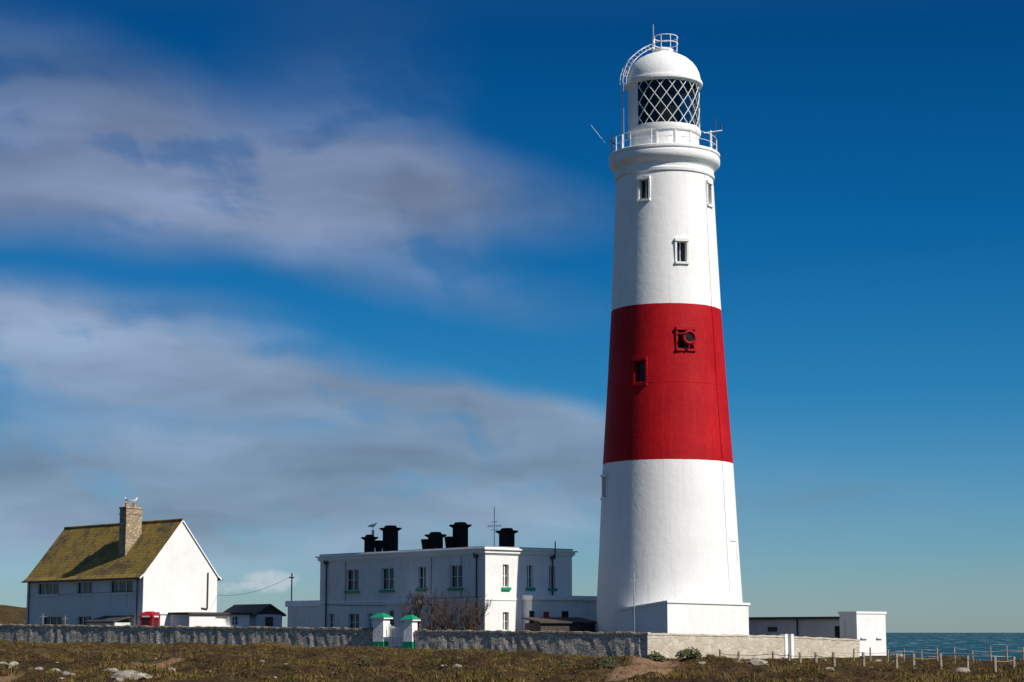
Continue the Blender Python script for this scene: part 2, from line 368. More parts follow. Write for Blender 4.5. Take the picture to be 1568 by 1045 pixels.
for (cx,y0,y1,w,st) in wins:
    ym=(y0+y1)/2
    rr,z=RZ(1,ym); sc=rr
    s_=(cx-axpx(ym))*sc
    zz=z
    for it in range(6):
        R=rad(zz); ph=math.asin(max(-.985,min(.985,s_/R))); Y=LY-R*math.cos(ph)
        r=ray(cx,ym); k=Y/r[1]; zz=CH+r[2]*k; s_=r[0]*k-LX
    R=rad(zz); ph=math.asin(max(-.985,min(.985,s_/R)))
    er=Vector((math.sin(ph),-math.cos(ph),0)); et=Vector((math.cos(ph),math.sin(ph),0))
    hw=w*sc/2/max(.3,math.cos(ph)); hh=(y1-y0)*sc/2
    if st=='blank': hw=.65
    C=Vector((LX,LY,zz))
    fr=lambda t,n,z,C=C,er=er,et=et,R=R: tuple(Vector((C.x,C.y,z))+et*t+er*(R+n))
    dep=.42 if st!='blank' else .1
    cb=B(); cb.box(fr,-hw,hw,-dep,.6,zz-hh,zz+hh,'tower'); co=cb.obj('cut'); recalc(co)
    md=tower.modifiers.new('b','BOOLEAN'); md.object=co; md.operation='DIFFERENCE'; md.solver='EXACT'
    dg=bpy.context.evaluated_depsgraph_get(); nm=bpy.data.meshes.new_from_object(tower.evaluated_get(dg))
    tower.modifiers.clear(); tower.data=nm; bpy.data.objects.remove(co)
    k='white2' if st!='r' else 'redpaint'
    if st=='blank': continue
    det.box(fr,-hw+.002,hw-.002,-dep+.003,-dep+.02,zz-hh+.002,zz+hh-.002,'glass')
    q=.14
    det.box(fr,-hw-q,hw+q,-.25,.13,zz+hh+.002,zz+hh+.2,k)
    det.box(fr,-hw-q,hw+q,-.2,.16,zz-hh-.16,zz-hh-.002,k)
    det.box(fr,-hw-q,-hw-.002,-.2,.055,zz-hh,zz+hh,k); det.box(fr,hw+.002,hw+q,-.2,.055,zz-hh,zz+hh,k)
    if cx!=1050: det.box(fr,-.03,.03,-dep+.025,-dep+.07,zz-hh+.004,zz+hh-.004,k)
    if cx==1050:
        c0=Vector(fr(.14,-.2,zz+.1))
        det.tube([c0,c0+er*.55],[.40,.40],'redpaint',24)
        pts=[c0+er*.58+et*math.cos(a)*.40+Vector((0,0,1))*math.sin(a)*.40 for a in np.linspace(0,2*math.pi,28)[:-1]]
        det.tube(pts,.09,'redpaint',8,True)
        pts=[c0+er*.565+et*math.cos(a)*.33+Vector((0,0,1))*math.sin(a)*.33 for a in np.linspace(0,2*math.pi,28)[:-1]]
        det.poly(pts,'black')
        det.tube([c0+er*.55-Vector((.0,0,.35)),Vector(fr(.1,.3,zz-hh))],.07,'redpaint')
        det.tube([Vector(fr(-hw,0.1,zz+.35)),c0+er*.4+Vector((0,0,.3))],.05,'redpaint'); det.tube([Vector(fr(hw,0.1,zz-.5)),c0+er*.4],.05,'redpaint')
tower.data.materials.clear(); tower.data.materials.append(M['tower']); tower.data.polygons.foreach_set('material_index',[0]*len(tower.data.polygons))
smooth_angle(tower.data,25,True); tower.parent=LH
det.obj('tower_windows',LH,30)
sm=B()
def tp(ph,z,off=0):
    R=rad(z)+off; return Vector((LX+R*math.sin(ph),LY-R*math.cos(ph),z))
zt=prof[-1][1]
ztab=np.linspace(3.6,zt,40)
sm.tube([tp(math.radians(50),z,.02) for z in ztab],.03,'tower',5)
for zz in (RZ(1,596)[1],):
    sm.tube([tp(a,zz,-.012) for a in np.linspace(0,2*math.pi,120)[:-1]],.03,'tower',5,True)
sm.obj('conduit',LH,60)
g=B(); cp=[(73.4,278),(76,277),(76.5,273),(75,271),(75.2,266),(78,262),(82,259),(84.3,256),(85,252),(84.8,248),(83.2,246.5),(83.2,244.5),(85,243.5),(85,240.5),(84,239.5),(50,239)]
g.lathe(LX,LY,[RZ(*p) for p in cp],'white2',128,cap=False); g.obj('gallery_cornice',LH,30)
lw=B(); mp_=[(52.5,240),(52.5,211),(55.5,210),(56.5,207),(56.5,203.5),(54,202.5),(50,202)]
lw.lathe(LX,LY,[RZ(*p) for p in mp_],'white2',96,cap=False)
rb,zb=RZ(53,240); _,zt2=RZ(53,211)
for a in range(0,360,30):
    ar=math.radians(a+14); fr=lambda t,n,z,ar=ar: (LX+math.cos(ar)*t+math.sin(ar)*(rb+n),LY+math.sin(ar)*t-math.cos(ar)*(rb+n),z)
    lw.box(fr,-.06,.06,-.1,.05,zb,zt2,'white2')
ro,zg0=RZ(54.5,203); _,zg1=RZ(54.5,134)
lw.lathe(LX,LY,[(ro,zg0),(ro,zg1)],'white2',60,-195,-50,False)
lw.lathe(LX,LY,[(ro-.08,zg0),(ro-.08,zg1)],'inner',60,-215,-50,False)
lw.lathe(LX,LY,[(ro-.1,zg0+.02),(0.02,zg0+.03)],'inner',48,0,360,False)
lw.obj('lantern_wall',LH,30)
gl=B(); gl.lathe(LX,LY,[(ro-.05,zg0),(ro-.05,zg1)],'lglass',100,-50,165,False); gl.obj('lantern_glazing',LH,40)
lt=B(); nd=19; turns=3
for sgn in (1,-1):
    for i in range(nd):
        pts=[]
        for q in np.linspace(0,1,25):
            a=2*math.pi*(i+sgn*q*turns*.98)/nd
            ad=(math.degrees(a)+180)%360-180
            inside=-50.5<=ad<=145
            if inside: pts.append((LX+ro*math.sin(a),LY-ro*math.cos(a),zg0+(zg1-zg0)*q))
            else:
                if len(pts)>1: lt.tube(pts,.028,'white2',5)
                pts=[]
        if len(pts)>1: lt.tube(pts,.028,'white2',5)
for zz in (zg0+.05,zg1-.05):
    lt.tube([(LX+ro*math.sin(a),LY-ro*math.cos(a),zz) for a in np.linspace(0,2*math.pi,64)[:-1]],.07,'white2',6,True)
lt.obj('lantern_lattice',LH,60)
ln=B(); lp=[]
for i in range(22):
    z=zg0+.3+(zg1-zg0-.7)*i/21; e=math.sin(math.pi*i/21)**.5; lp+= [(.45+.55*e,z),(.38+.55*e,z+.06)]
ln.lathe(LX-.1,LY,lp,'lens',32); ln.lathe(LX-.1,LY,[(.4,zg0),(.4,zg1+.3)],'inner',16); ln.obj('lens',LH,30)
dm=B(); dp=[(50,134),(57.5,135),(59.5,133.5),(60,130.5),(59,128),(57,127.5),(56.6,122),(55,115),(51.5,107.5),(46,100),(38,93),(29,88),(20,84.5),(15,83.3),(14.5,80),(16,79.5),(16,77.5),(12,75.5),(6,74),(.2,73.6)]
dm.lathe(LX,LY,[RZ(*p) for p in dp],'white2',96,cap=False)
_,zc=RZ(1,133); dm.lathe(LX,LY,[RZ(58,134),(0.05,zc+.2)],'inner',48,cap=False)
dm.obj('dome',LH,35)
rl=B()
def ringp(half,py,n=60):
    r,z=RZ(half,py); return [(LX+r*math.sin(a),LY-r*math.cos(a),z) for a in np.linspace(0,2*math.pi,n+1)[:-1]]
for py in (217,228): rl.tube(ringp(80,py,80),.018,'white2',5,True)
for i in range(14):
    a=2*math.pi*(i+.3)/14; r,z0=RZ(80,240); _,z1=RZ(80,216)
    rl.tube([(LX+r*math.sin(a),LY-r*math.cos(a),z0),(LX+r*math.sin(a),LY-r*math.cos(a),z1)],.035,'white2',5)
rl.obj('gallery_railing',LH)
dr=B(); ox=.2
for py in (58,68):
    r,z=RZ(18.5,py); dr.tube([(LX+ox+r*math.sin(a),LY-r*math.cos(a),z) for a in np.linspace(0,2*math.pi,33)[:-1]],.03,'white2',5,True)
for i in range(8):
    a=2*math.pi*(i+.4)/8; r,z0=RZ(18.5,58); r2,z1=RZ(16,84); dr.tube([(LX+ox+r*math.sin(a),LY-r*math.cos(a),z0),(LX+ox+r*math.sin(a),LY-r*math.cos(a),RZ(1,78)[1]),(LX+r2*math.sin(a),LY-r2*math.cos(a),z1)],.03,'white2',5)
_,za=RZ(1,40); _,zb=RZ(1,84); axx=P(1000,60,LY).x
dr.tube([(axx,LY-.3,zb-.3),(axx,LY-.3,za)],.04,'metal',5); dr.tube([(axx,LY-.3,zb),(axx,LY-.3,RZ(1,62)[1])],.09,'white2',6)
lad=[(69,134),(68,122),(63,108),(55,96),(45,86),(34,78),(22,72)]
ph=math.radians(-72); er=Vector((math.sin(ph),-math.cos(ph),0)); et=Vector((math.cos(ph),math.sin(ph),0)); C=Vector((LX,LY,0))
for off,ex in ((-.28,0),(.28,0),(-.28,-5.5),(.28,-5.5)):
    pts=[]
    for h,py in lad:
        r,z=RZ(h+ex,py+(-ex)*.6); pts.append(C+er*r+et*off+Vector((0,0,z)))
    dr.tube(pts,.022,'white2',5)
for h,py in lad+[(66,115),(59,102),(50,91),(39.5,82),(28,75)]:
    for ex in (0,-5.5):
        r,z=RZ(h+ex,py-ex*.6); p=C+er*r+Vector((0,0,z)); dr.tube([p-et*.28,p+et*.28],.016,'white2',4)
    r,z=RZ(h,py); r2,z2=RZ(h-5.5,py+3.3)
    dr.tube([C+er*r+et*.28+Vector((0,0,z)),C+er*r2+et*.28+Vector((0,0,z2))],.016,'white2',4)
for off in (-.28,.28):
    r,z0=RZ(68.5,240); _,z1=RZ(68.5,134); dr.tube([C+er*r+et*off+Vector((0,0,z0)),C+er*r+et*off+Vector((0,0,z1))],.022,'metal',4)
for i in range(24):
    z=z0+(z1-z0)*i/24; dr.tube([C+er*r-et*.28+Vector((0,0,z)),C+er*r+et*.28+Vector((0,0,z))],.013,'metal',4)
dr.obj('dome_railing_and_ladder',LH)
an=B()
def stick(px,y0,y1,Y,r,k): 
    a=P(px,y0,Y);c=P(px,y1,Y); an.tube([(a.x,Y,a.z),(a.x,Y,c.z)],r,k,5)
stick(1095,183,228,134.2,.05,'dark'); stick(1088,200,228,133.6,.05,'white2'); stick(937,207,240,134.5,.04,'dark'); stick(953,206,236,133.5,.07,'white2'); stick(1104,190,200,134.4,.05,'dark')
an.tube([P(1078,204,134),P(1106,200,134.3)],.035,'white2',5); an.tube([P(905,192,135),P(943,240,134.5)],.012,'metal',4); an.tube([P(932,212,134.5),P(942,222,134.5)],.05,'dark',5)
an.tube([P(1022,206,132.5),P(1072,212,133.2)],.02,'white2',4)
an.obj('aerials',LH)
pb=B(); c0=P(1022,940,127.0)
A=(c0.x,127.0); 
fr=Fr(A,math.radians(40)); fl=Fr(A,math.radians(130))
tR,zR=fr.W(1146,925); tL,zL=fl.W(947,934); zc=P(1022,921,127).z
def q(t,s,z):
    p=Vector(A)+fr.d*t+fl.d*s; return (p.x,p.y,z)
pb.hexa([q(0,0,-.5),q(tR,0,-.5),q(tR,tL,-.5),q(0,tL,-.5),q(0,0,zc-.09),q(tR,0,zR-.09),q(tR,tL,zL-.1),q(0,tL,zL-.09)],'white')
e=.09
pb.hexa([q(-e,-e,zc-.087),q(tR+e,-e,zR-.087),q(tR+e,tL+e,zL-.087),q(-e,tL+e,zL-.087),q(-e,-e,zc+.06),q(tR+e,-e,zR+.06),q(tR+e,tL+e,zL+.05),q(-e,tL+e,zL+.06)],'white2')
pb.tube([q(-.1,tL*.65,0),q(-.1,tL*.65,zc+.6),q(-.1,tL*.65,zc+1.9)],.04,'metal',5)
pb.obj('base_block',LH)
# ---------------------------------------------------------------- boundary walls
WC=Vector((8.24,120.0))
wf=Fr((WC.x,WC.y),math.atan2(WDY,WDX))
if wf.n.y>0: wf.n=-wf.n
def interp(tab,x):
    return float(np.interp(x,[a for a,_ in tab],[b for _,b in tab]))
topt=[(-120,955),(0,957),(300,960.5),(560,963),(640,965.5),(990,970)]; 
def linez(f,tab,t):
    p=f.O+f.d*t
    dyv=ray(784,965)[1]; px=784+p.x/p.y*dyv
    r=ray(px,interp(tab,px)); return CH+r[2]*p.y/r[1]
def stone_wall(name,f,t0,t1,tab,k,thick=.45,cop='coping',ck=.07,jit=1):
    b_=B(); n=int((t1-t0)/.3); prev=None
    for i in range(n+1):
        t=t0+(t1-t0)*i/n; zt=linez(f,tab,t)-.05+random.uniform(-.04,.04)*jit
        j=random.uniform(-.02,.02)
        sec=[f(t,j,-.6),f(t,j+random.uniform(-.02,.02),.5),f(t,j+random.uniform(-.02,.02),1.0),f(t,j,zt-.06),f(t,j+.04,zt-.04),f(t,j+.03,zt+ck),f(t,-thick/2,zt+ck+random.uniform(0,.06)*jit),f(t,-thick-.03,zt+ck),f(t,-thick,zt-.04),f(t,-thick,-.6)]
        if prev:
            for a in range(9):
                b_.poly([prev[a],sec[a],sec[a+1],prev[a+1]], cop if 4<=a<=7 else k)
        else: b_.poly(sec,k)
        prev=sec
    b_.poly(prev,k)
    return b_.obj(name)
tg0=wf.W(634,980)[0]; tg1=wf.W(573,980)[0]; tend=wf.W(-90,970)[0]
stone_wall('stone_wall',wf,.0,tg0-.05,topt,'stone'); stone_wall('stone_wall',wf,tg1+.05,tend,topt,'stone')
topr=[(990,970),(1200,974),(1320,980)]
wr=Fr((WC.x,WC.y),math.radians(40)); wr2=Fr(wr(0.0,.02,0)[:2],math.radians(40))
tr1=wr2.W(1203,985)[0]; tr2=wr2.W(1213,985)[0]; tr3=wr2.W(1316,985)[0]
rw=empty('pale_boundary_wall')
for a,c in ((-.05,tr1),(tr2,tr3)):
    o=stone_wall('wall_section',wr2,a,c,topr,'stonepale',.4,'stonepale',.05,.6); o.parent=rw
o=B(); zz=linez(wr2,topr,tr1)
for t in (tr1-.1,tr2-.15): o.box(wr2,t,t+.25,-.42,.06,-.4,zz+.12,'white2')
o.obj('gate_posts',rw)
gt=empty('entrance_gate'); gb=B()
for (x0,x1,ytop) in ((571,592,940),(617,635,943)):
    a,b2,_,_=wf.rect(x0,960,x1,980); a2=(a+b2)/2
    zt=wf.W((x0+x1)/2,ytop+8)[1]; w=(b2-a)/2*.82
    gb.frus(wf,a2,-.2,w,w*.95,0,1.08,w,w*.95,'green'); gb.frus(wf,a2,-.2,w-.03,w*.95-.03,1.08,zt,w-.05,w-.05,'white')
    gb.frus(wf,a2,-.2,w+.1,w+.1,zt+.001,zt+.10,w+.1,w+.1,'white2'); gb.frus(wf,a2,-.2,w+.13,w+.13,zt+.101,zt+.38,.14,.14,'green')
gb.obj('pillars',gt)
gg=B(); a=wf.W(616,970)[0]; c=wf.W(593,970)[0]; zz0=.68; zz1=wf.W(604,955)[1]
n=11
for i in range(n+1):
    t=a+(c-a)*i/n; top=zz1-.25*math.sin(math.pi*i/n); gg.box(wf,t-.025,t+.025,-.22,-.18,zz0,top,'white2')
for z in (zz0+.1,zz0+.7,zz1-.35): gg.box(wf,a,c,-.17,-.13,z,z+.08,'white2')
gg.obj('gate_leaf',gt)
# ---------------------------------------------------------------- main keepers' building
KB=empty('keepers_quarters')
A=P(743,960,135.0); kf=Fr((A.x,135.0),math.radians(130)); kr=Fr((A.x,135.0),math.radians(40))
if kf.n.y>0: kf.n=-kf.n
if kr.n.y>0: kr.n=-kr.n
Lf=kf.W(490,900)[0]; Lr=kr.W(876,900)[0]
zt=kf.W(743,849)[1]; ztop=kf.W(743,837)[1]; zg=.3
bw=B(); bg=B()
ops=[]
for (x0,x1) in ((530,549),(584,603),(640,652),(689,708)):
    s_=interp([(490,0),(743,1)],(x0+x1)/2); ops.append(kf.rect(x0,872-s_*6,x1,905-s_*5))
ops2=[]
for (x0,x1) in ((503,512),(533,550),(563,570),(660,673)):
    s_=interp([(490,0),(743,1)],(x0+x1)/2); ops2.append(kf.rect(x0,940-s_*2,x1,966))
def uni(l): 
    z0=sum(o[2] for o in l)/len(l); z1=sum(o[3] for o in l)/len(l); return [(o[0],o[1],z0,z1) for o in l]
ops=uni(ops); ops2=uni(ops2)
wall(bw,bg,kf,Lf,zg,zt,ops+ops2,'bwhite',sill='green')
zu0,zu1=ops[0][2],ops[0][3]; zl0,zl1=ops2[0][2],ops2[0][3]
o3=[]
for (x0,x1) in ((770,779),(807,816),(841,850)):
    a,b2,_,_=kr.rect(x0,880,x1,900); o3.append((a,b2,zu0,zu1)); o3.append((a,b2,zl0,zl1)) if x0<800 else None
wall(bw,bg,kr,Lr,zg,zt,o3,'white',sill='green',cols=2)
def kq(t,s,z): p=kf.O+kf.d*t+kr.d*s; return (p.x,p.y,z)
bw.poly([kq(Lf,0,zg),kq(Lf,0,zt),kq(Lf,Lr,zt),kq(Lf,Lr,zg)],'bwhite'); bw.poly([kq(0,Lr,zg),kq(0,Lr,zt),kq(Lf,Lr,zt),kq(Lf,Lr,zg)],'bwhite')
bw.obj('walls',KB); bg.obj('windows',KB)
rf=B()
def ringbox(z0,z1,e,k):
    rf.hexa([kq(-e,-e,z0),kq(-e,Lr+e,z0),kq(Lf+e,Lr+e,z0),kq(Lf+e,-e,z0),kq(-e,-e,z1),kq(-e,Lr+e,z1),kq(Lf+e,Lr+e,z1),kq(Lf+e,-e,z1)],k)
H=ztop-zt
ringbox(zt+.002,zt+H*.18,.06,'white2'); ringbox(zt+H*.18+.002,zt+H*.6,.16,'white2'); ringbox(zt+H*.6+.002,zt+H*.78,.3,'white2'); ringbox(zt+H*.78+.002,ztop,.05,'white2'); 
ringbox(ztop+.002,ztop+.03,.09,'grey')
zs_=(zl1+zu0)/2-.05
rf.box(kf,-.05,Lf,.002,.05,zs_,zs_+.14,'white2'); rf.box(kr,0.0,Lr,.002,.05,zs_,zs_+.14,'white2')
rf.box(kf,0.0,1.2,.003,.035,zg,zs_-.002,'bwhite')
rf.obj('cornice',KB)
pp=B()
for f,px in ((kf,501),(kf,731),(kr,845)):
    t=f.W(px,900)[0]; pp.tube([f(t,.35,zt+.1),f(t,.1,zt-.25),f(t,.1,zg)],.06,'dark',6); pp.box(f,t-.15,t+.15,.03,.25,zt-.2,zt+.0,'dark')
t=kr.W(845,900)[0]; pp.tube([kr(t,.1,zt),kr(t,.38,zt+.1),kr(t,.38,ztop+.5)],.05,'dark',6)
def cable(p0,p1,sag,r=.015,k='dark'):
    pts=[]
    for q_ in np.linspace(0,1,14):
        p=Vector(p0).lerp(Vector(p1),q_); p.z-=sag*4*q_*(1-q_); pts.append(p)
    pp.tube(pts,r,k,4)
cable(kf(Lf-.5,.06,zs_-.1),kf(9.5,.06,zs_-.25),.05,.02)
cable(kf(9.0,.06,zs_+.3),kf(.6,.06,zs_+.25),.08,.018)
for tt in (2.6,6.0,16.5): pp.tube([kf(tt,.05,zt-.05),kf(tt,.05,zs_+.15)],.02,'dark',4)
pp.obj('downpipes',KB)
pc=B()
def porch(f,t0,t1,dep,z0,z1,k,b_=pc,cap=.2,e=.12):
    b_.box(f,t0,t1,.004,dep,z0,z1,k); b_.box(f,t0-e,t1+e,.006,dep+e,z1+.002,z1+cap,'white2')
pf=Fr(kf(0,1.6,0)[:2],math.radians(130)); pf.n=kf.n.copy()
pa0=pf.W(641,930)[0]; pa1=pf.W(590,930)[0]; zp=pf.W(615,925)[1]
porch(kf,pa0,pa1,1.6,zg,zp,'bwhite')
t0_,t1_,za_,zb_=pf.rect(597,935,603,966); pc.box(kf,t0_,t1_,1.601,1.62,zg+.2,zb_,'glass')
an_t0=kf.W(490,930)[0]+.05; zA=kf.W(460,925)[1]
an_t1=kf.W(434,930)[0]
pc.box(kf,an_t0,an_t1,-6,-.4,zg,zA-.2,'bwhite'); pc.box(kf,an_t0,an_t1+.15,-6.1,-.25,zA-.198,zA+.25,'white2')
rt0=Lr+.02; rt1=kr.W(925,930)[0]; zB=kr.W(880,918)[1]
pc.box(kr,kr.W(800,930)[0],rt1,.004,1.0,zg,zB-.1,'white'); pc.box(kr,kr.W(798,930)[0],rt1,.006,1.2,zB-.098,zB+.22,'white2')
pc.box(kr,rt0,rt1,-4,-.01,zg,zB-.05,'white')
lf=Fr(kr(0,1.0,0)[:2],math.radians(40)); lf.n=kr.n.copy()
for x0,x1 in ((811,818),(860,870)):
    t0_,t1_,za_,zb_=lf.rect(x0,936,x1,966); pc.box(kr,t0_,t1_,1.013,1.025,za_,zb_,'glass'); pc.box(kr,t0_-.06,t1_+.06,1.002,1.01,za_-.06,zb_+.06,'white2')
t0_,_,_,zb_=lf.rect(832,937,837,950); pc.box(kr,t0_,t0_+.35,1.03,1.2,zb_-.4,zb_,'red')
pc.obj('porch_and_annexes',KB)
ch=B()
for (cx,yt,w,Y) in ((566,819,17,147),(598,805,25,147.5),(667,815,24,143),(705,800,25,143.5),(776,809,25,139)):
    p=P(cx,yt,Y); f=Fr((p.x,p.y),math.radians(130)); hw=w*Y/3000/2/1.35; zt_=p.z
    ch.frus(f,0,0,hw,hw*.85,ztop,zt_-.42,hw,hw*.85,'black')
    ch.frus(f,0,0,hw,hw*.85,zt_-.419,zt_-.24,hw+.22,hw*.85+.2,'black')
    ch.frus(f,0,0,hw+.22,hw*.85+.2,zt_-.239,zt_-.17,hw+.15,hw*.85+.14,'black')
    ch.frus(f,0,0,hw*.9,hw*.75,zt_-.169,zt_,hw*.7,hw*.55,'black')
p=P(566,812,147); ch.tube([(p.x+.25,p.y,ztop),(p.x+.25,p.y,p.z)],.1,'metal',8); 
for px,py,Y in ((580,828,147.2),(688,822,143.2),(652,826,143)):
    p=P(px,py,Y); f=Fr((p.x,p.y),math.radians(130)); ch.frus(f,0,0,.16,.16,ztop,p.z,.26,.26,'black')
ch.obj('chimneys',KB)
ae=B(); p=P(757,776,140); ae.tube([(p.x,p.y,ztop),(p.x,p.y,p.z)],.03,'metal',5)
for y,w in ((806,11),(812,6),(800,5)):
    a=P(757-w,y,140); c=P(757+w,y-1,140); ae.tube([a,c],.018,'metal',4)
for dx in (-9,-6,-3,3,6,9):
    a=P(757+dx,804,140); c=P(757+dx,808,140); ae.tube([a,c],.015,'metal',4)
ae.obj('television_aerial',KB)
# ---------------------------------------------------------------- white house
HS=empty('gabled_house'); HY=166.0
A=P(218,950,HY); hA=math.radians(133.4)
hf=Fr((A.x,HY),hA); hr=Fr((A.x,HY),hA-math.pi/2)
if hf.n.y>0: hf.n=-hf.n
if hr.n.y>0: hr.n=-hr.n
Lh=hf.W(41,920)[0]; Gw=hr.W(332,920)[0]; ze=hf.W(218,881)[1]; 
tp_,zrid=hr.W(280,798)
hm=Gw/2
bw=B(); bg=B(); ops=uni([hf.rect(57,893,74,911),hf.rect(77,893,90,911)]); z0,z1=ops[0][2],ops[0][3]
o_=[]
for x0,x1 in ((57,90),(117,141),(168,203)):
    a,b2,_,_=hf.rect(x0,895,x1,905); o_.append((a,b2,z0,z1))
_,_,zz0,zz1=hf.rect(117,944,140,962)
for x0,x1 in ((65,95),(118,140)):
    a,b2,_,_=hf.rect(x0,945,x1,955); o_.append((a,b2,zz0,zz1))
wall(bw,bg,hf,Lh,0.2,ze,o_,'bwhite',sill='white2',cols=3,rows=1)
wall(bw,bg,hr,Gw,0.2,ze,[],'white')
def hq(t,s,z): p=hf.O+hf.d*t+hr.d*s; return (p.x,p.y,z)
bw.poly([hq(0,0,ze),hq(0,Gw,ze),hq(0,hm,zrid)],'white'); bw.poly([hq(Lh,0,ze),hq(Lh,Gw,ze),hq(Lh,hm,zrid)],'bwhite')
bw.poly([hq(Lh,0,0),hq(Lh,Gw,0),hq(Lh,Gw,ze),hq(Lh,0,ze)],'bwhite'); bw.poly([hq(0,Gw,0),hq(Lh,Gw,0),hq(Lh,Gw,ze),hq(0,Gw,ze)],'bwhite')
bw.obj('walls',HS); bg.obj('windows',HS)
rf=B(); sl=(zrid-ze)/hm; ov=.42; ex=.12
def roofside(sgn):
    pr=[(hm,zrid+.12),(hm*.35,ze+sl*hm*.35+.14),(0.0,ze+.16),(-ov,ze-sl*ov*.55+.12)]
    if sgn<0: pr=[(Gw-s,z) for s,z in pr]
    L=0
    for (s0,za),(s1,zb) in zip(pr[:-1],pr[1:]):
        l=math.hypot(s1-s0,zb-za)
        rf.poly([hq(-ex,s0,za),hq(Lh+ex,s0,za),hq(Lh+ex,s1,zb),hq(-ex,s1,zb)],'tile',[(0,-L),(Lh+2*ex,-L),(Lh+2*ex,-L-l),(0,-L-l)])
        rf.poly([hq(-ex,s0,za-.1),hq(Lh+ex,s0,za-.1),hq(Lh+ex,s1,zb-.1),hq(-ex,s1,zb-.1)],'dark')
        for t in (-ex,Lh+ex): rf.poly([hq(t,s0,za),hq(t,s1,zb),hq(t,s1,zb-.16),hq(t,s0,za-.16)],'white2')
        L+=l
    s1,zb=pr[-1]; rf.poly([hq(-ex,s1,zb),hq(Lh+ex,s1,zb),hq(Lh+ex,s1,zb-.12),hq(-ex,s1,zb-.12)],'dark')
    rf.tube([hq(-ex,s1-.07*sgn,zb-.08),hq(Lh+ex,s1-.07*sgn,zb-.08)],.07,'dark',6)
roofside(1); roofside(-1)
rf.tube([hq(-ex,hm,zrid+.12),hq(Lh+ex,hm,zrid+.12)],.11,'tile',8)
rf.obj('roof',HS)
hc=B(); ct=5.0 
zc1=P(193,778,HY+4).z
hc.box(hq,ct,ct+1.05,1.3,2.9,ze+1.0,zc1,'chim'); hc.box(hq,ct-.07,ct+1.12,1.23,2.97,zc1+.002,zc1+.14,'chim')
hc.box(hq,ct-.05,ct+1.1,1.25,2.95,zc1-.5,zc1-.4,'chim')
for n_ in (1.65,2.4):
    x,y,_=hq(ct+.5,n_,0); hc.lathe(x,y,[(.18,zc1+.14),(.15,zc1+.3),(.15,zc1+.46),(.19,zc1+.5)],'terracotta',14)
hc.obj('chimney',HS)
hp=B()
t_=hr.W(317,920)[0]; hp.tube([hr(t_,.09,zz1+.6),hr(t_,.09,hr.W(317,877)[1])],.06,'dark',6); hp.tube([hr(t_,.09,zz1+.6),hr(t_-.6,.09,zz1+.7)],.05,'dark',6)
t_=hf.W(205,920)[0]; hp.tube([hf(t_-.6,.1,ze-.1),hf(t_-.6,.1,.2)],.05,'dark',6); t_=hf.W(44,920)[0]; hp.tube([hf(t_-.2,.1,ze-.1),hf(t_-.2,.1,.2)],.05,'dark',6)
hp.tube([hf(.2,.1,ze-1.3),hf(Lh-.2,.1,ze-1.5)],.012,'dark',4)
a=hf.W(205,950)[0]; c=hf.W(160,950)[0]; zpo=hf.W(180,943)[1]
hp.hexa([hf(a,.01,zpo-.1),hf(c,.01,zpo-.1),hf(c,2,zpo-.6),hf(a,2,zpo-.6),hf(a,.01,zpo),hf(c,.01,zpo),hf(c,2,zpo-.5),hf(a,2,zpo-.5)],'dark')
hp.box(hf,a+.1,c-.1,.02,1.8,.3,zpo-.6,'bwhite')
hp.obj('porch_and_pipes',HS)
OB=empty('flat_roofed_outbuilding'); ob=B(); OY=151.0
A2=P(290,950,OY); of=Fr((A2.x,OY),math.radians(40)); ol=Fr((A2.x,OY),math.radians(133))
if ol.n.y>0: ol.n=-ol.n
Lo=of.W(382,950)[0]; Ll=ol.W(242,950)[0]; zo=of.W(290,941)[1]
ow=B(); og=B(); w_=[of.rect(330,944,350,958),of.rect(356,944,366,958)]; w_=uni(w_)
wall(ow,og,of,Lo,.2,zo,w_,'white',sill='white2'); 
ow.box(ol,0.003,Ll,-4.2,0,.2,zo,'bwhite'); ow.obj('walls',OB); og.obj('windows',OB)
def qq(t,s,z): p=of.O+of.d*t+ol.d*s; return (p.x,p.y,z)
ob.hexa([qq(-.2,-.2,zo+.003),qq(Lo+.2,-.2,zo+.003),qq(Lo+.2,4.5,zo+.003),qq(-.2,4.5,zo+.003),qq(-.2,-.2,zo+.16),qq(Lo+.2,-.2,zo+.16),qq(Lo+.2,4.5,zo+.16),qq(-.2,4.5,zo+.16)],'brown')
A3=P(245,950,OY+1.5); o3=Fr((A3.x,OY+1.5),math.radians(40)); z3=o3.W(260,939)[1]; L3=o3.W(292,950)[0]
ob.box(o3,0,L3,0,-3,.2,z3-.1,'white'); ob.box(o3,-.1,L3+.1,.1,-3.1,z3-.098,z3+.06,'white2')
ob.obj('roof',OB)
SH=empty('dark_roofed_shed'); sb=B()
A4=P(392,950,157); sf=Fr((A4.x,157),math.radians(40))
L4=sf.W(432,950)[0]; z4=sf.W(392,941)[1]; zr4=sf.W(412,925)[1]
if sf.n.y>0: sf.n=-sf.n
sb.box(sf,0,L4,-5,0,.2,z4,'greywall')
for s0,s1 in ((0,L4/2),(L4,L4/2)):
    g_=-.25 if s0==0 else .25
    sb.hexa([sf(s0+g_,.2,z4-.15),sf(s1,.2,zr4-.1),sf(s1,-5.2,zr4-.1),sf(s0+g_,-5.2,z4-.15),sf(s0+g_,.2,z4),sf(s1,.2,zr4),sf(s1,-5.2,zr4),sf(s0+g_,-5.2,z4)],'dark')
sb.poly([sf(0,.001,z4),sf(L4,.001,z4),sf(L4/2,.001,zr4-.1)],'brown')
sb.box(sf,L4*.35,L4*.65,.004,.03,.5,z4-.2,'brown'); sb.obj('body',SH)
BS=empty('timber_shed'); sb=B(); A5=P(828,950,133.0); bf=Fr((A5.x,133.0),math.radians(25))
if bf.n.y>0: bf.n=-bf.n
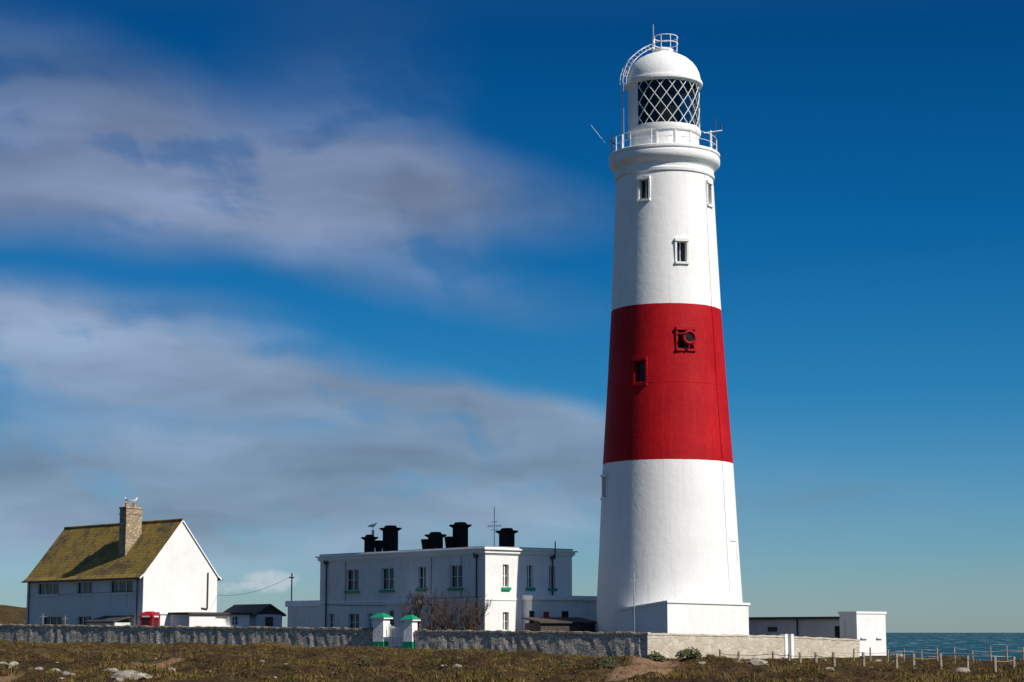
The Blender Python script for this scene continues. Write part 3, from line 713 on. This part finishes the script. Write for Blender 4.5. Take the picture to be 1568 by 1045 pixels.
L5=bf.W(912,950)[0]; z5=bf.W(860,945)[1]
sb.box(bf,0,L5,-2.5,0,.2,z5-.4,'brown')
sb.hexa([bf(-.15,.2,z5-.42),bf(L5+.15,.2,z5-.42),bf(L5+.15,-2.7,z5-.1),bf(-.15,-2.7,z5-.1),bf(-.15,.2,z5-.32),bf(L5+.15,.2,z5-.32),bf(L5+.15,-2.7,z5),bf(-.15,-2.7,z5)],'brown')
for i in range(int(L5/.3)): sb.box(bf,i*.3,i*.3+.02,.001,.015,.3,z5-.45,'dark')
tq=bf.W(890,950)[0]; sb.box(bf,tq,tq+.9,.016,.03,1,z5-.5,'glass'); sb.obj('body',BS)
RB=empty('low_coastal_building'); rw_=B(); rg=B()
A6=P(1312,960,142.0); r1=Fr((A6.x,142.0),math.radians(130)); r2=Fr((A6.x,142.0),math.radians(40))
if r1.n.y>0: r1.n=-r1.n
if r2.n.y>0: r2.n=-r2.n
L1=r1.W(1125,950)[0]; L2=r2.W(1356,950)[0]; zA=P(1312,940,142).z; zB=P(1300,948,142).z
wall(rw_,rg,r2,L2,-.3,zA,uni([r2.rect(1319,962,1325,976),r2.rect(1343,962,1348,976)]),'white',sill='white2',cols=1,rows=1)
rw_.box(r1,0.003,1.6,-3.0,0,-.3,zA,'white'); rw_.box(r1,-.06,1.7,-3.3,.06,zA+.002,zA+.16,'white2')
rw_.poly([(*(r1.O+r2.d*L2)[:],-.3),(*(r1.O+r2.d*L2+r1.d*1.6)[:],-.3),(*(r1.O+r2.d*L2+r1.d*1.6)[:],zA),(*(r1.O+r2.d*L2)[:],zA)],'white')
rw_.box(r1,1.62,L1,-3.4,-.15,-.3,zB,'greywall'); rw_.box(r1,1.62,L1,-3.5,.1,zB+.002,zB+.18,'dark')
for px in (1220,1294): t=r1.W(px,960)[0]; rw_.tube([r1(t,-.05,zB),r1(t,-.05,-.2)],.06,'dark',6)
t=r1.W(1278,960)[0]; rg.box(r1,t-.5,t+.1,-.149,-.12,1.0,zB-.5,'glass'); t=r1.W(1180,960)[0]; rg.box(r1,t-.5,t+.4,-.149,-.1,zB-.9,zB-.55,'dark')
rw_.obj('walls',RB); rg.obj('windows',RB)
TB=empty('telephone_box'); tb=B(); TY=149.5; p=P(229,950,TY); zt_=P(229,946,TY).z; zb_=zt_-2.0; ta=math.radians(70); tf=Fr((p.x,p.y),ta)
tb.frus(tf,0,0,.52,.52,zb_,zt_,.52,.52,'red'); tb.frus(tf,0,0,.58,.58,zt_+.001,zt_+.16,.58,.58,'red')
tb.frus(tf,0,0,.56,.56,zt_+.161,zt_+.32,.46,.46,'red'); tb.frus(tf,0,0,.46,.46,zt_+.321,zt_+.46,.22,.22,'red')
for fn in range(4):
    f2=Fr((p.x,p.y),ta+math.pi/2*fn)
    for i in range(3):
        for j in range(8): tb.box(f2,-.33+i*.23,-.13+i*.23,.522,.528,zb_+.35+j*.2,zb_+.51+j*.2,'glass')
    tb.box(f2,-.32,.32,.582,.59,zt_+.03,zt_+.13,'white2')
tb.obj('kiosk',TB)
up=empty('utility_pole'); ub=B(); p=P(447,878,155); ub.tube([(p.x,p.y,.2),(p.x,p.y,p.z)],.055,'wood',8); ub.box(Fr((p.x,p.y),0),-.2,.2,-.05,.05,p.z-.4,p.z-.3,'wood')
pts=[]; a=Vector((p.x,p.y,p.z-.2)); c=Vector(hr(Gw,.1,P(335,910,HY).z))
for q_ in np.linspace(0,1,12):
    w=a.lerp(c,q_); w.z-=.5*4*q_*(1-q_); pts.append(w)
ub.tube(pts,.014,'dark',4); ub.obj('pole_and_wire',up)
def yardpole(px,y0,Y,r=.03,k='wood',name='garden_post'):
    b_=B(); p=P(px,y0,Y); b_.tube([(p.x,p.y,.1),(p.x,p.y,p.z)],r,k,6); b_.tube([(p.x-.25,p.y,p.z-.25),(p.x+.25,p.y,p.z-.25)],r*.7,k,5); b_.obj(name)
yardpole(971,884,125.5,.025,'metal','flag_pole'); yardpole(66,940,154); yardpole(100,943,153)
# ---------------------------------------------------------------- bare shrubs
def shrub(px,y0,y1,Y,w,seed):
    random.seed(seed); b_=B(); p=P(px,y1,Y); h=P(px,y0,Y).z-p.z; base=Vector((p.x,p.y,.3)); H=h+p.z-.3
    def br(p,d,l,r,lv):
        pts=[p]; n=4
        for i in range(n):
            d=(d+Vector((random.uniform(-.25,.25),random.uniform(-.25,.25),random.uniform(-.05,.22)))).normalized(); pts.append(pts[-1]+d*l/n)
        b_.tube(pts,[r*(1-.5*i/n) for i in range(n+1)],'twig',4 if lv<2 else 3)
        if lv<4:
            for _ in range(3 if lv<3 else 4):
                q_=random.randint(1,n); dd=(d+Vector((random.uniform(-.8,.8),random.uniform(-.8,.8),random.uniform(-.2,.7)))).normalized(); br(pts[q_],dd,l*random.uniform(.42,.62),max(r*.62,.009),lv+1)
    for i in range(14):
        a=random.random()*6.28; d=Vector((math.cos(a)*w*.55,math.sin(a)*w*.4,1)).normalized(); br(base+Vector((math.cos(a)*.35,math.sin(a)*.2,0)),d,H*.62,.065,0)
    b_.obj('bare_shrub')
shrub(655,906,975,134.5,.9,3); shrub(703,912,975,131.0,1.3,5)
random.seed(11)
# ---------------------------------------------------------------- rocks
def rock(bm_,x,y,s,flat=.6):
    r=bmesh.ops.create_icosphere(bm_,subdivisions=2,radius=1); off=Vector((random.random()*50,0,0)); sx_=s*random.uniform(.8,1.5); sy=s*random.uniform(.7,1.2); sz=s*flat*random.uniform(.7,1.2)
    z=G(x,y)
    for v in r['verts']:
        c=v.co.copy(); k=1+.45*mn.noise(c*1.3+off)+.25*mn.noise(c*3.5+off); c=c*k; v.co=Vector((x+c.x*sx_,y+c.y*sy,z+c.z*sz+sz*.1))
def rocks(name,lst):
    bm_=bmesh.new()
    for a in lst: rock(bm_,*a)
    me=bpy.data.meshes.new(name); bm_.to_mesh(me); bm_.free(); me.materials.append(M['rock']); o=bpy.data.objects.new(name,me); scene.collection.objects.link(o)
def gxy(px,py):
    r=ray(px,py); k=r[2]/r[1]; Y=52.0
    while Y<150:
        x=r[0]/r[1]*Y
        if CH+k*Y<=G(x,Y): break
        Y+=.4
    return r[0]/r[1]*Y,Y
L=[]
for px,py,s in ((20,1019,.22),(85,1030,.2),(200,1036,.33),(212,1042,.26),(170,1028,.18),(100,1036,.18),(262,1030,.14),(60,1026,.16),(680,1022,.12),(700,1024,.12),(1270,1026,.2),(1475,1030,.3),(1160,1019,.32),(1075,1018,.18),(1345,1014,.2),(190,1040,.34),(5,1018,.2)):
    x,y=gxy(px,py); L.append((x,y,s))
rocks('boulders',L)
L=[]
for i in range(260):
    cl=random.choice([(-22,82,8,6),(-14,76,5,5),(-26,96,9,8),(-14,74,3,3),(0,95,12,12),(14,92,8,8),(22,100,8,6),(3,78,10,8)])
    L.append((random.gauss(cl[0],cl[2]),random.gauss(cl[1],cl[3]),random.uniform(.03,.10)))
rocks('scattered_stones',L)
rocks('shore_rocks',[(28+random.uniform(-1.2,1.8),138+random.uniform(-3,2),random.uniform(.15,.4)) for i in range(14)])
m,nt,b=newmat('scrub_leaves'); n1=noisen(nt,4,3); c=ramp(nt,n1.outputs[0],[(.35,(.03,.036,.01)),(.65,(.08,.08,.025))]).outputs[0]; nt.links.new(c,b.inputs['Base Color']); inp(b,'Roughness',.8); M['scrub']=m
def scrub(px,py,s):
    x,y=gxy(px,py); y=min(y,118 if px<1000 else y); z=G(x,y); b_=B()
    for i in range(700):
        a=random.random()*6.28; r=random.random()**.5; zz=random.random()*(1-r*r*.8)
        k=1+.4*mn.noise(Vector((a*1.5,zz*3,s*9))); c=Vector((x+math.cos(a)*r*s*k,y+math.sin(a)*r*s*.7*k,z+zz*s*.8*k))
        u=Vector((random.gauss(0,1),random.gauss(0,1),random.gauss(0,1))).normalized(); w=u.orthogonal().normalized(); e=random.uniform(.03,.07)
        b_.poly([c-u*e,c+w*e*.6,c+u*e,c-w*e*.6],'scrub')
    b_.obj('scrub_bush')
for a in ((1056,1010,.5),(1004,1013,.4),(225,1018,.4),(560,1020,.3),(865,1022,.35),(930,1026,.4)): scrub(*a)
# ---------------------------------------------------------------- post fence
pfn=empty('post_and_wire_fence'); fb=B(); row=[]
posts=[(1103,1011,997),(1131,1018,1000),(1184,1021,1000),(1208,1022,1003),(1226,1022,1001),(1250,1022,1001),(1278,1025,1001),(1323,1026,1001),(1373,1027,1003),(1399,1028,1003),(1441,1028,1003),(1481,1030,1006),(1524,1032,1008),(1552,1030,1008),(1585,1033,1009)]
for px,yb,yt in posts:
    y=CH/(-ray(px,yb)[2]/ray(px,yb)[1]); y=min(y,112); x=ray(px,yb)[0]/ray(px,yb)[1]*y; z=G(x,y); h=CH+ray(px,yt-2)[2]/ray(px,yt)[1]*y-z
    l=random.uniform(-.05,.05); fb.tube([(x,y,z-.2),(x+l,y,z+h)],.07,'wood',7); row.append(Vector((x+l*.6,y-.06,z+h*.72)))
for a,c in zip(row[:-1],row[1:]): fb.tube([a,(a+c)/2-Vector((0,0,.05)),c],.016,'wood',4); 
fb.obj('posts_and_wire',pfn)
pf2=empty('post_and_wire_fence'); fb=B(); row=[]
for i in range(22):
    x=19.5+i*.95; y=113.5-.12*i+random.uniform(-.3,.3); z=G(x,y); fb.tube([(x,y,z-.2),(x+random.uniform(-.05,.05),y,z+.8+random.uniform(-.1,.1))],.05,'wood',6); row.append(Vector((x,y-.05,z+.55)))
for a,c in zip(row[:-1],row[1:]): fb.tube([a,c],.012,'wood',4)
fb.obj('posts_and_wire',pf2)
# ---------------------------------------------------------------- gulls
m,nt,b=newmat('gull_feathers'); tc=nt.nodes.new('ShaderNodeTexCoord'); sx=nt.nodes.new('ShaderNodeSeparateXYZ'); nt.links.new(tc.outputs['Object'],sx.inputs[0])
fac=mth(nt,'MULTIPLY',mth(nt,'LESS_THAN',sx.outputs[0],.07),mth(nt,'GREATER_THAN',sx.outputs[2],.20)); c=mixc(nt,fac,(.78,.78,.78),(.25,.27,.3)); nt.links.new(c,b.inputs['Base Color']); M['gull']=m
def gull(loc,rot):
    V_=[(0,0,.22),(-.12,0,.21),(-.24,0,.19),(-.34,0,.17),(.10,0,.26),(.15,0,.33),(.18,0,.38),(.23,0,.375),(.28,0,.365),(.0,.04,.12),(.0,.04,0),(.05,.04,0),(.0,-.04,.12),(.0,-.04,0),(.05,-.04,0)]
    E=[(0,1),(1,2),(2,3),(0,4),(4,5),(5,6),(6,7),(7,8),(0,9),(9,10),(10,11),(0,12),(12,13),(13,14)]
    R=[.09,.085,.05,.02,.075,.045,.05,.02,.008]+[.012,.009,.008]*2
    me=bpy.data.meshes.new('seagull'); me.from_pydata(V_,E,[]); o=bpy.data.objects.new('seagull',me); scene.collection.objects.link(o)
    o.modifiers.new('s','SKIN')
    for i,r in enumerate(R): me.skin_vertices[0].data[i].radius=(r,r)
    me.skin_vertices[0].data[0].use_root=True
    o.modifiers.new('ss','SUBSURF').levels=1; me.materials.append(M['gull']); o.location=loc; o.rotation_euler=(0,0,rot); o.scale=(1.25,)*3
x,y,_=hq(ct+.5,1.65,0); gull((x,y,zc1+.5),2.9); x,y,_=hq(ct+.5,2.4,0); gull((x,y,zc1+.5),.4)
p=P(566,811,147); gull((p.x+.25,p.y,p.z),.3)
# ---------------------------------------------------------------- light and sky
AL=math.radians(55); EL=math.radians(40)
sd=Vector((math.sin(AL)*math.cos(EL),-math.cos(AL)*math.cos(EL),math.sin(EL)))
sl=bpy.data.lights.new('sun','SUN'); sl.energy=5.0; sl.angle=math.radians(.53); sl.color=(1,.945,.86)
so=bpy.data.objects.new('sun',sl); scene.collection.objects.link(so); so.rotation_euler=(-sd).to_track_quat('-Z','Y').to_euler(); so.location=(60,20,60)
w=bpy.data.worlds.new('World'); scene.world=w; w.use_nodes=True; nt=w.node_tree; bgd=nt.nodes['Background']; inp(bgd,'Strength',.1)
try:
    w.cycles.sampling_method='MANUAL'; w.cycles.sample_map_resolution=256
except Exception: pass
sk=nt.nodes.new('ShaderNodeTexSky'); sk.sky_type='NISHITA'; sk.sun_disc=False; sk.sun_elevation=EL; sk.sun_rotation=math.radians(125); sk.altitude=0; sk.air_density=1; sk.dust_density=.3; sk.ozone_density=2
tc=nt.nodes.new('ShaderNodeTexCoord'); sp=nt.nodes.new('ShaderNodeSeparateXYZ'); nt.links.new(tc.outputs['Generated'],sp.inputs[0])
X,Yc,Z=sp.outputs
tint=ramp(nt,Z,[(0,(.46,.64,.88)),(.04,(.30,.56,.84)),(.12,(.075,.43,.74)),(.2,(.014,.345,.66)),(.3,(.004,.245,.53)),(.5,(.3,.42,.55)),(1,(.75,.8,.85))]).outputs[0]
base=mixc(nt,1.0,sk.outputs[0],tint,'MULTIPLY')
cv=nt.nodes.new('ShaderNodeCombineXYZ'); nt.links.new(X,cv.inputs[0]); nt.links.new(Z,cv.inputs[1])
def dirz(px,py):
    r=Vector(ray(px,py)).normalized(); return r.x,r.z
wn=noisen(nt,9,3,.55,vec=cv.outputs[0]); wsub=nt.nodes.new('ShaderNodeVectorMath'); wsub.operation='SUBTRACT'; nt.links.new(wn.outputs['Color'],wsub.inputs[0]); wsub.inputs[1].default_value=(.5,.5,.5)
wsc=nt.nodes.new('ShaderNodeVectorMath'); wsc.operation='MULTIPLY'; nt.links.new(wsub.outputs[0],wsc.inputs[0]); wsc.inputs[1].default_value=(.08,.026,0)
wad=nt.nodes.new('ShaderNodeVectorMath'); wad.operation='ADD'; nt.links.new(cv.outputs[0],wad.inputs[0]); nt.links.new(wsc.outputs[0],wad.inputs[1])
WV=wad.outputs[0]
def blob(px,py,hw,hh,ang,st,vec=None):
    cx,cz=dirz(px,py); mp=nt.nodes.new('ShaderNodeMapping'); mp.vector_type='TEXTURE'
    mp.inputs['Location'].default_value=(cx,cz,0); mp.inputs['Rotation'].default_value=(0,0,math.radians(-ang)); mp.inputs['Scale'].default_value=(hw/3040,hh/3040,1)
    nt.links.new(vec or WV,mp.inputs[0]); ln_=nt.nodes.new('ShaderNodeVectorMath'); ln_.operation='LENGTH'; nt.links.new(mp.outputs[0],ln_.inputs[0])
    mr=nt.nodes.new('ShaderNodeMapRange'); mr.interpolation_type='SMOOTHSTEP'; nt.links.new(ln_.outputs['Value'],mr.inputs[0])
    for i,v in zip((1,2,3,4),(0.05,1.3,st,0)): mr.inputs[i].default_value=v
    return mr.outputs[0]
blobs=[(120,200,560,130,6,.6),(380,265,460,105,8,.7),(640,300,280,80,6,.5),(40,90,320,90,12,.32),(540,150,170,170,-40,.22),(60,310,500,85,3,.65),(560,400,360,60,12,.42),(40,480,360,60,3,.8),(120,550,500,75,4,.95),(440,600,440,50,5,.6),(330,720,780,125,2,1.15),(740,645,360,45,5,.85),(150,810,720,85,0,.95),(840,715,260,100,6,.8),(1180,790,300,60,-4,.2),(1280,762,130,14,-8,.2)]
tot=None
for bb in blobs:
    o=blob(*bb); tot=o if tot is None else mth(nt,'ADD',tot,o)
f1=noisen(nt,1,5,.5,vec=WV,stretch=(9,30,1)); 
mpr=nt.nodes.new('ShaderNodeMapping'); mpr.inputs['Rotation'].default_value=(0,0,math.radians(-32)); nt.links.new(WV,mpr.inputs[0])
f2=noisen(nt,1,4,.55,vec=mpr.outputs[0],stretch=(45,9,1))
ff=mth(nt,'ADD',mth(nt,'MULTIPLY',f1.outputs[0],.75),mth(nt,'MULTIPLY',f2.outputs[0],.25))
fr_=ramp(nt,ff,[(.36,.4),(.5,.85),(.62,1.0)],'EASE').outputs[0]
dens=mth(nt,'MULTIPLY',mth(nt,'MINIMUM',tot,1.05),fr_); dens=mth(nt,'MINIMUM',dens,.88)
ccol=ramp(nt,Z,[(0,(3.4,4.4,5.4)),(.045,(2.6,3.5,4.7)),(.08,(1.95,2.7,3.8)),(.115,(2.1,2.85,4.0)),(.15,(2.6,3.35,4.7)),(.22,(2.1,2.65,4.0)),(.29,(1.3,2.0,3.5))]).outputs[0]
f3=noisen(nt,1,4,.5,vec=WV,stretch=(7,26,1)); ccol=mixc(nt,1,ccol,ramp(nt,f3.outputs[0],[(.35,.8),(.65,1.35)]).outputs[0],'MULTIPLY')
sky=mixc(nt,dens,base,ccol)
cu=mth(nt,'ADD',blob(412,890,52,22,0,1.0,cv.outputs[0]),mth(nt,'ADD',blob(350,900,30,12,0,.6,cv.outputs[0]),blob(545,880,90,10,0,.3,cv.outputs[0]))); cun=noisen(nt,1,4,.65,vec=cv.outputs[0],stretch=(110,170,1)); 
cud=ramp(nt,mth(nt,'MULTIPLY',cu,mth(nt,'ADD',mth(nt,'MULTIPLY',cun.outputs[0],2.0),-.35)),[(.15,0),(.5,.7)]).outputs[0]
sky=mixc(nt,cud,sky,(5.4,6.0,6.7))
nt.links.new(sky,bgd.inputs['Color'])
# ---------------------------------------------------------------- camera
cam=bpy.data.cameras.new('camera'); cam.sensor_width=36; cam.lens=36*F/1568; cam.clip_end=60000; cam.clip_start=.1
co=bpy.data.objects.new('camera',cam); scene.collection.objects.link(co); co.location=(0,0,CH); co.rotation_euler=(math.pi/2+TH,0,0); scene.camera=co
